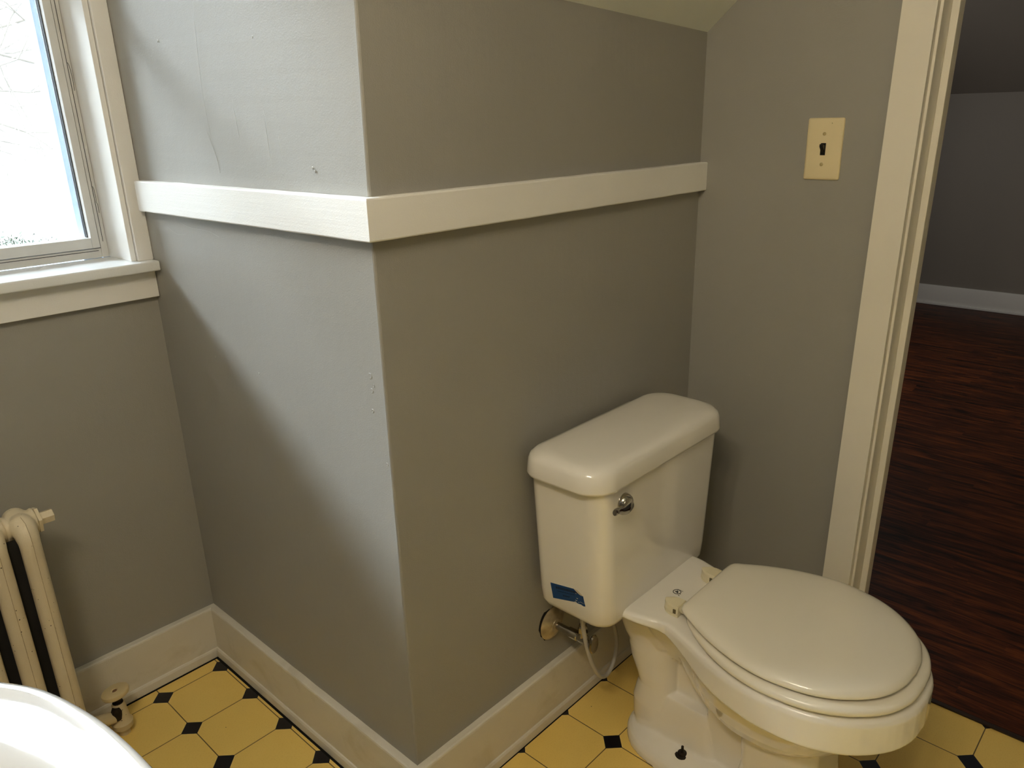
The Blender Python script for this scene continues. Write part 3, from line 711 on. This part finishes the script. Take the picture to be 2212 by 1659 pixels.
def section_mesh():
    bm = bmesh.new()
    for yc_, s_ in ((RY0, 1), (RY1, -1)):
        P = catmull([(0, yc_, .11), (0, yc_, .20), (0, yc_, .40), (0, yc_, .555), (0, yc_+.006*s_, .590), (0, yc_+.024*s_, .604), (0, yc_+.046*s_, .600)], 6)
        n_ = len(P)
        tube(bm, P, [interp([(0, .0185), (.55, .0185), (.68, .0205), (.8, .0225), (1, .022)], i/(n_-1)) for i in range(n_)], 20, (1.0, 1.0), ref=(0, 1, 0))
        P = catmull([(0, yc_, .16), (0, yc_+.006*s_, .10), (0, yc_+.046*s_, .088)], 6); tube(bm, P, 0.021, 18, ref=(0, 1, 0))
    for z in (.598, .092): lathe(bm, [(0.027, -.0285), (0.027, -.024), (0.021, -.016), (0.021, .016), (0.027, .024), (0.027, .0285)], (0, 0.668, z), (1, 0, 0), 24)
    return remeshed(bm, 0.0032, 4)
sm = section_mesh(); sm.materials.clear(); sm.materials.append(RADM); sm.name = 'section'
bm = bmesh.new()
for yc_, dy in ((RY0, -1),):
    P = [(0, yc_-.0192, z) for z in [0.13+0.02*i for i in range(22)]] + [(0, yc_-.0215, .575), (0, yc_-.017, .600), (0, yc_-.004, .6205), (0, yc_+.02, .6255)]
    tube(bm, P, 0.00045, 5)
seam_me = bpy.data.meshes.new('casting_seam'); bm.to_mesh(seam_me); bm.free(); seam_me.materials.append(SEAM)
bm = bmesh.new(); box(bm, -0.0555, -0.004, RY0+.012, RY0+.018, .125, .586); gap_shade_me = bpy.data.meshes.new('gap_shade'); bm.to_mesh(gap_shade_me); bm.free(); gap_shade_me.materials.append(simple('radiator_gap_black', (14, 12, 10), 0.85, var=0.3))  # black plates painted in for the shade between the radiator columns
for k in range(12):
    x = RXE-0.0555*k
    s_ = bpy.data.objects.new('section', sm); C.objects.link(s_); s_.parent = rad_
    s_.location = (x-rad_.location.x, -rad_.location.y, 0)
    c_ = bpy.data.objects.new('casting_seam', seam_me); C.objects.link(c_); c_.parent = s_
    if k < 11:
        c_ = bpy.data.objects.new('gap_shade', gap_shade_me); C.objects.link(c_); c_.parent = s_
for k in (0, 11):
    x = RXE-0.0555*k
    for yc_ in (RY0, RY1):
        bm = bmesh.new(); tube(bm, [(x, yc_, .115), (x, yc_, .05), (x, yc_, .012), (x, yc_, .0)], [.018, .014, .017, .021], 16)
        add('foot', bm, RADM, rad_, 50)
bm = bmesh.new(); lathe(bm, [(0.027, .0), (0.027, .006), (0.022, .007), (0.0135, .0075), (0.0135, .030), (0.0125, .031)], (RXE+.028, 0.668, .598), (1, 0, 0), 6)
pg = add('plug', bm, RADM, rad_, 20)
# radiator valve with its round handle
vx, vy = -0.297, 0.703
val = obj('valve', (lambda b: (lathe(b, [(0.012, 0), (0.012, .018), (0.021, .020), (0.023, .034), (0.0185, .040), (0.0165, .060), (0.014, .082), (0.0105, .088)], (vx, vy, 0.0), (0, 0, 1), 20), tube(b, [(vx, vy, .050), (RXE+.02, .680, .088)], 0.014, 16), lathe(b, [(0.021, .0), (0.021, .012)], (-0.352, .690, .074), (-1, 0, 0), 6), b)[-1])(bmesh.new()), speckled('cream_valve_enamel', (206, 190, 152)), rad_, 40)
val.location = -Vector(rad_.location)
bm = bmesh.new(); lathe(bm, [(0.0115, .080), (0.0115, .088), (0.0075, .090), (0.0070, .096), (0.0120, .097), (0.0120, .103), (0.006, .104), (0.004, .112)], (vx, vy, 0), (0, 0, 1), 16)
lathe(bm, [(0.0095, .0), (0.012, .02), (0.008, .03)], (vx-.010, vy-.010, .052), (0, 0, 1), 9)
add('valve_stem', bm, RUST, val, 40)
bm = bmesh.new(); lathe(bm, [(0.008, .1055), (0.022, .1060), (0.0285, .1095), (0.0300, .1145), (0.0285, .1190), (0.0225, .1215), (0.0075, .1205), (0.0060, .1180), (0.0001, .1178)], (vx, vy, 0), (0, 0, 1), 36)
bmesh.ops.rotate(bm, verts=bm.verts[:], cent=(vx, vy, .113), matrix=Matrix.Rotation(R(-9), 3, (1, 1, 0)))
wh = add('hand_wheel', bm, simple('aged_cream_plastic', (212, 192, 146), 0.32, var=0.03), val, 45)
bm = bmesh.new(); lathe(bm, [(0.0052, .1178), (0.005, .1196), (0.0001, .1200)], (vx, vy, 0), (0, 0, 1), 14)
bmesh.ops.rotate(bm, verts=bm.verts[:], cent=(vx, vy, .113), matrix=Matrix.Rotation(R(-9), 3, (1, 1, 0)))
# (screw of the wheel)
add('wheel_screw', bm, simple('brown_screw', (128, 92, 62), 0.5), val, 40)

# ------------------------------------------------------------------ pedestal sink at the left wall
sy0 = -0.41
half = [(-1.095, 0.325), (-0.80, 0.332), (-0.72, 0.328), (-0.672, 0.314), (-0.636, 0.292), (-0.606, 0.256), (-0.578, 0.205), (-0.560, 0.136), (-0.552, 0.073), (-0.549, 0.0)]
top = [Vector((x, sy0+h_, 0)) for x, h_ in half]
oc = catmull([(p.x, p.y, 0) for p in top], 8)
full = oc + [Vector((p.x, 2*sy0-p.y, 0)) for p in oc[::-1][1:]]
back = [Vector((-1.095, sy0-0.325+0.65*k/14, 0)) for k in range(1, 14)]
SO = orient(full+back)
ctr = Vector((-0.80, sy0, 0))
def sk(d, z, blend=0.0, hx=0.21, hy=0.24):
    base_ = offset(SO, d) if d > 0 else list(SO)
    out = []
    for p in base_:
        a = math.atan2((p.y-ctr.y)/hy, (p.x-ctr.x)/hx)
        q = ctr + Vector((hx*math.cos(a), hy*math.sin(a), 0))
        r_ = p.lerp(q, blend); out.append((max(r_.x, -1.0965), r_.y, z))
    return out
sink = empty('pedestal_sink', (-0.86, sy0, 0)); tag(sink, 'white porcelain pedestal sink with a raised rim in the left foreground', 'sink')
ZS = 0.82
bm = bmesh.new()
loft(bm, [sk(.05, ZS-.16, 1, .12, .13), sk(.03, ZS-.11, .9, .19, .22), sk(.016, ZS-.06, .25), sk(.004, ZS-.030), sk(.0, ZS-.018), sk(0.0, ZS-.008), sk(.0025, ZS-.0025), sk(.007, ZS), sk(.012, ZS-.0005), sk(.0165, ZS-.003), sk(.023, ZS-.0045), sk(.045, ZS-.0048), sk(.055, ZS-.006, .15, .215, .255),
          sk(.060, ZS-.010, .9, .202, .247), sk(.06, ZS-.018, 1, .197, .24), sk(.06, ZS-.04, 1, .186, .228), sk(.06, ZS-.075, 1, .165, .20), sk(.06, ZS-.105, 1, .135, .165), sk(.06, ZS-.125, 1, .095, .12), sk(.06, ZS-.133, 1, .05, .06), sk(.06, ZS-.135, 1, .02, .02)])
add('basin', bm, SINKM, sink, 50)
bm = bmesh.new()
loft(bm, [rrect(-0.90, sy0, .13, .12, .05, .05, 0.001), rrect(-0.90, sy0, .125, .115, .05, .05, .03), rrect(-0.90, sy0, .085, .08, .04, .04, .12), rrect(-0.90, sy0, .075, .07, .04, .04, .45), rrect(-0.89, sy0, .10, .10, .05, .05, ZS-.155)])
add('pedestal', bm, SINKM, sink, 50)
bm = bmesh.new(); lathe(bm, [(0.021, 0), (0.021, .003), (0.012, .004), (0.0001, .003)], (-0.80, sy0, ZS-.1345), (0, 0, 1), 20); add('drain', bm, CHROME, sink, 40)
bm = bmesh.new()
lathe(bm, [(0.024, 0), (0.022, .01), (0.014, .03), (0.012, .06)], (-1.045, sy0, ZS-.006), (0, 0, 1), 20)
tube(bm, catmull([(-1.045, sy0, ZS+.045), (-1.02, sy0, ZS+.075), (-0.96, sy0, ZS+.08), (-0.92, sy0, ZS+.06), (-0.912, sy0, ZS+.04)], 8), 0.011, 16)
fc = add('faucet', bm, CHROME, sink, 50)
for s_ in (-1, 1):
    bm = bmesh.new(); lathe(bm, [(0.022, 0), (0.018, .012), (0.011, .02), (0.011, .035), (0.022, .04), (0.020, .055), (0.001, .057)], (-1.045, sy0+s_*.10, ZS-.006), (0, 0, 1), 18); add('tap_handle', bm, CHROME, sink, 50)

# ------------------------------------------------------------------ vanity light over the sink (outside the frame)
vl = empty('vanity_light', (XL, -0.80, 2.10)); tag(vl, 'chrome three-bulb vanity light above the sink on the left wall', 'wall light')
bm = bmesh.new(); box(bm, XL+.001, XL+.035, -1.13, -0.47, 2.06, 2.16, 0.008); add('backplate', bm, CHROME, vl, 35)
for b in BULBS:
    bm = bmesh.new(); tube(bm, catmull([(XL+.03, b[1], 2.11), (XL+.07, b[1], 2.13), (XL+.12, b[1], 2.135), (XL+.12, b[1], 2.115)], 6), 0.012, 12); add('arm', bm, CHROME, vl, 50)

# ------------------------------------------------------------------ outdoors
GROUND = -2.6
bm = bmesh.new(); box(bm, -9, 12, A+T+0.02, 25, GROUND-.2, GROUND); tag(obj('ground', bm, simple('pale_dry_lawn', (150, 148, 128), 0.9, var=0.15, nscale=4)), kind='structure')
def shingles():
    m = NT('grey_shingles'); g = m.n('ShaderNodeTexCoord').outputs['Object']; s_ = m.n('ShaderNodeSeparateXYZ'); m.t.links.new(g, s_.inputs[0])
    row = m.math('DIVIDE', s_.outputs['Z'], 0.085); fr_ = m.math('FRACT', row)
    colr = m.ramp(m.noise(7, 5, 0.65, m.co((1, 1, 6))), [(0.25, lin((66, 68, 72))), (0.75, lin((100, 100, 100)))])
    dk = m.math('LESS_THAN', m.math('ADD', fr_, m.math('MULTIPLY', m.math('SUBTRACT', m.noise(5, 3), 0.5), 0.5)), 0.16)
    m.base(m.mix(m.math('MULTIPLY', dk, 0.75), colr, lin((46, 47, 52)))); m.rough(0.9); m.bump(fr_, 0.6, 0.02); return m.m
def siding():
    m = NT('white_lap_siding'); g = m.n('ShaderNodeTexCoord').outputs['Object']; s_ = m.n('ShaderNodeSeparateXYZ'); m.t.links.new(g, s_.inputs[0])
    fr_ = m.math('FRACT', m.math('DIVIDE', s_.outputs['Z'], 0.12))
    m.base(m.mix(m.math('LESS_THAN', fr_, 0.10), lin((196, 196, 194)), lin((172, 174, 174)))); m.rough(0.6); return m.m
house = empty('neighbouring_house', (2.0, 5.0, GROUND)); tag(house, 'white sided neighbouring house with grey shingled roof beyond the window', 'house')
bm = bmesh.new(); box(bm, -6, 9, 5.0, 11, GROUND, 1.60); add('siding_wall', bm, siding(), house)
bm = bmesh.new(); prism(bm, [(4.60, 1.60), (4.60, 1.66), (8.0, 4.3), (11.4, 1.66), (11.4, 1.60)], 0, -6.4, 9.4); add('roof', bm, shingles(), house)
bm = bmesh.new(); prism(bm, [(4.50, 1.585), (4.50, 1.655), (4.598, 1.655), (4.598, 1.56), (4.53, 1.56)], 0, -6.4, 9.4); add('gutter', bm, simple('white_gutter', (238, 240, 240), 0.5), house)
bm = bmesh.new(); box(bm, -6.3, 9.3, 4.62, 5.0, 1.58, 1.599); add('soffit', bm, simple('white_soffit', (200, 202, 202), 0.7), house)
bm = bmesh.new(); box(bm, -6, 9, 4.985, 5.0, 0.70, 0.74); add('trim_board', bm, simple('white_band_board', (236, 238, 236), 0.6), house)
# low hip-roofed porch below the window
pr = empty('porch_roof', (0.9, 3.0, GROUND)); tag(pr, 'low grey gravelled porch roof just above the window sill line', 'roof')
bm = bmesh.new()
V = [(0.14, 2.4, 0.62), (1.6, 2.4, 0.62), (1.6, 3.6, 0.62), (0.14, 3.6, 0.62), (0.585, 3.0, 0.97), (1.25, 3.0, 1.0)]
vs = [bm.verts.new(v_) for v_ in V]
for f_ in ((0, 1, 5, 4), (1, 2, 5), (2, 3, 4, 5), (3, 0, 4), (0, 3, 2, 1)): bm.faces.new([vs[i] for i in f_])
gv = NT('grey_gravel_roofing'); gv.base(gv.ramp(gv.noise(55, 4, 0.7), [(0.38, lin((46, 50, 54))), (0.62, lin((140, 142, 142)))])); gv.rough(0.95)
add('roof_slope', bm, gv.m, pr)
for x, y in ((0.24, 2.48), (1.5, 2.48), (0.24, 3.4), (1.5, 3.4)):
    bm = bmesh.new(); box(bm, x, x+.09, y, y+.09, GROUND, 0.62); add('porch_post', bm, simple('white_post', (230, 230, 226), 0.6), pr)
# evergreen shrub reaching the sill line
shr = empty('evergreen_shrub', (0.05, 1.95, GROUND)); tag(shr, 'dark green evergreen shrub tip showing along the bottom of the window', 'shrub')
random.seed(21)
bm = bmesh.new()
for i in range(5200):
    a = random.random()*2*math.pi; el = random.uniform(-0.4, 1)**1; r_ = random.uniform(.75, 1.02)
    cx_, cy_, cz_ = random.choice(((-.10, 1.98, .88), (0.02, 1.95, .895), (.07, 1.90, .885), (-.25, 2.0, .90), (-.4, 1.95, .88)))
    R_ = random.choice((.10, .115))
    st_ = math.sqrt(max(0, 1-el*el)); p = Vector((cx_+R_*r_*st_*math.cos(a), cy_+R_*r_*st_*math.sin(a), cz_+R_*r_*el))
    d_ = Vector((random.gauss(0, 1), random.gauss(0, 1), random.gauss(0.6, 1))).normalized(); s2 = d_.orthogonal().normalized()*random.uniform(.0015, .003); l_ = random.uniform(.010, .022)
    q = [bm.verts.new(p-s2*0.3), bm.verts.new(p+d_*l_*.5+s2), bm.verts.new(p+d_*l_), bm.verts.new(p+d_*l_*.5-s2)]
    bm.faces.new(q)
tag(add('foliage', bm, simple('dark_evergreen_leaf', (38, 50, 32), 0.6, var=0.5, nscale=40), shr), kind='stuff')
for cx_, cy_ in ((-.10, 1.98), (.02, 1.95), (-.25, 2.0), (-.4, 1.95)):
    bm = bmesh.new(); tube(bm, [(cx_, cy_, GROUND), (cx_, cy_, 0.0), (cx_, cy_, .93)], [.03, .02, .01], 8); add('stem', bm, simple('shrub_bark', (90, 72, 56), 0.8), shr)
# bare tree between the houses
def branch_tree(name, base_pt, seed, label, targets):
    random.seed(seed); t_ = empty(name, base_pt); tag(t_, label, 'tree')
    bt = bmesh.new(); bb = bmesh.new()
    bp = Vector(base_pt); P = catmull([bp, bp+Vector((.05, .02, 1.4)), bp+Vector((-.02, 0, 2.6)), bp+Vector((.03, 0, 3.9)), bp+Vector((0, .0, 4.8))], 6)
    tube(bt, P, [interp([(0, .11), (.6, .07), (1, .02)], i/(len(P)-1)) for i in range(len(P))], 12)
    def grow(p, d, l_, r_, depth):
        pts = [p]; dd = d.copy(); n_ = 6
        for i in range(n_):
            dd = (dd + Vector((random.gauss(0, .16), random.gauss(0, .10), random.gauss(0.02, .16)))).normalized(); nq = pts[-1]+dd*l_/n_; nq.y = min(max(nq.y, 2.5), 4.25); pts.append(nq)
        tube(bb, pts, [r_*(1-.65*i/n_) for i in range(n_+1)], 5 if depth > 1 else 7)
        if depth < 4:
            for k in range(5 if depth < 2 else 4):
                i = random.randint(1, n_); q = pts[i]
                nd = (dd + Vector((random.gauss(0, .8), random.gauss(0, .35), random.gauss(0.0, .75)))).normalized()
                grow(q, nd, l_*random.uniform(.38, .68), r_*.55*(1-.4*i/n_), depth+1)
    for (tp, l_, h0) in targets:
        p0 = Vector((bp.x, bp.y, h0)); d_ = (Vector(tp)-p0).normalized(); grow(p0, d_, l_, .018, 0)
    add('trunk', bt, simple('tree_bark', (104, 96, 90), 0.85, var=0.25, nscale=14), t_, 60)
    add('branches', bb, simple('pale_twig_bark', (128, 123, 117), 0.8, var=0.2, nscale=10), t_, 60)
branch_tree('bare_tree', (-0.55, 3.6, GROUND), 5, 'leafless tree with pale tangled twigs between the window and neighbouring house', [((0.55, 3.3, 1.65), 1.6, 1.3), ((0.7, 3.4, 1.95), 1.7, 1.5), ((0.5, 3.5, 2.2), 1.6, 1.8), ((0.6, 3.2, 1.42), 1.5, 1.15), ((-1.6, 3.5, 2.2), 1.4, 1.6)])
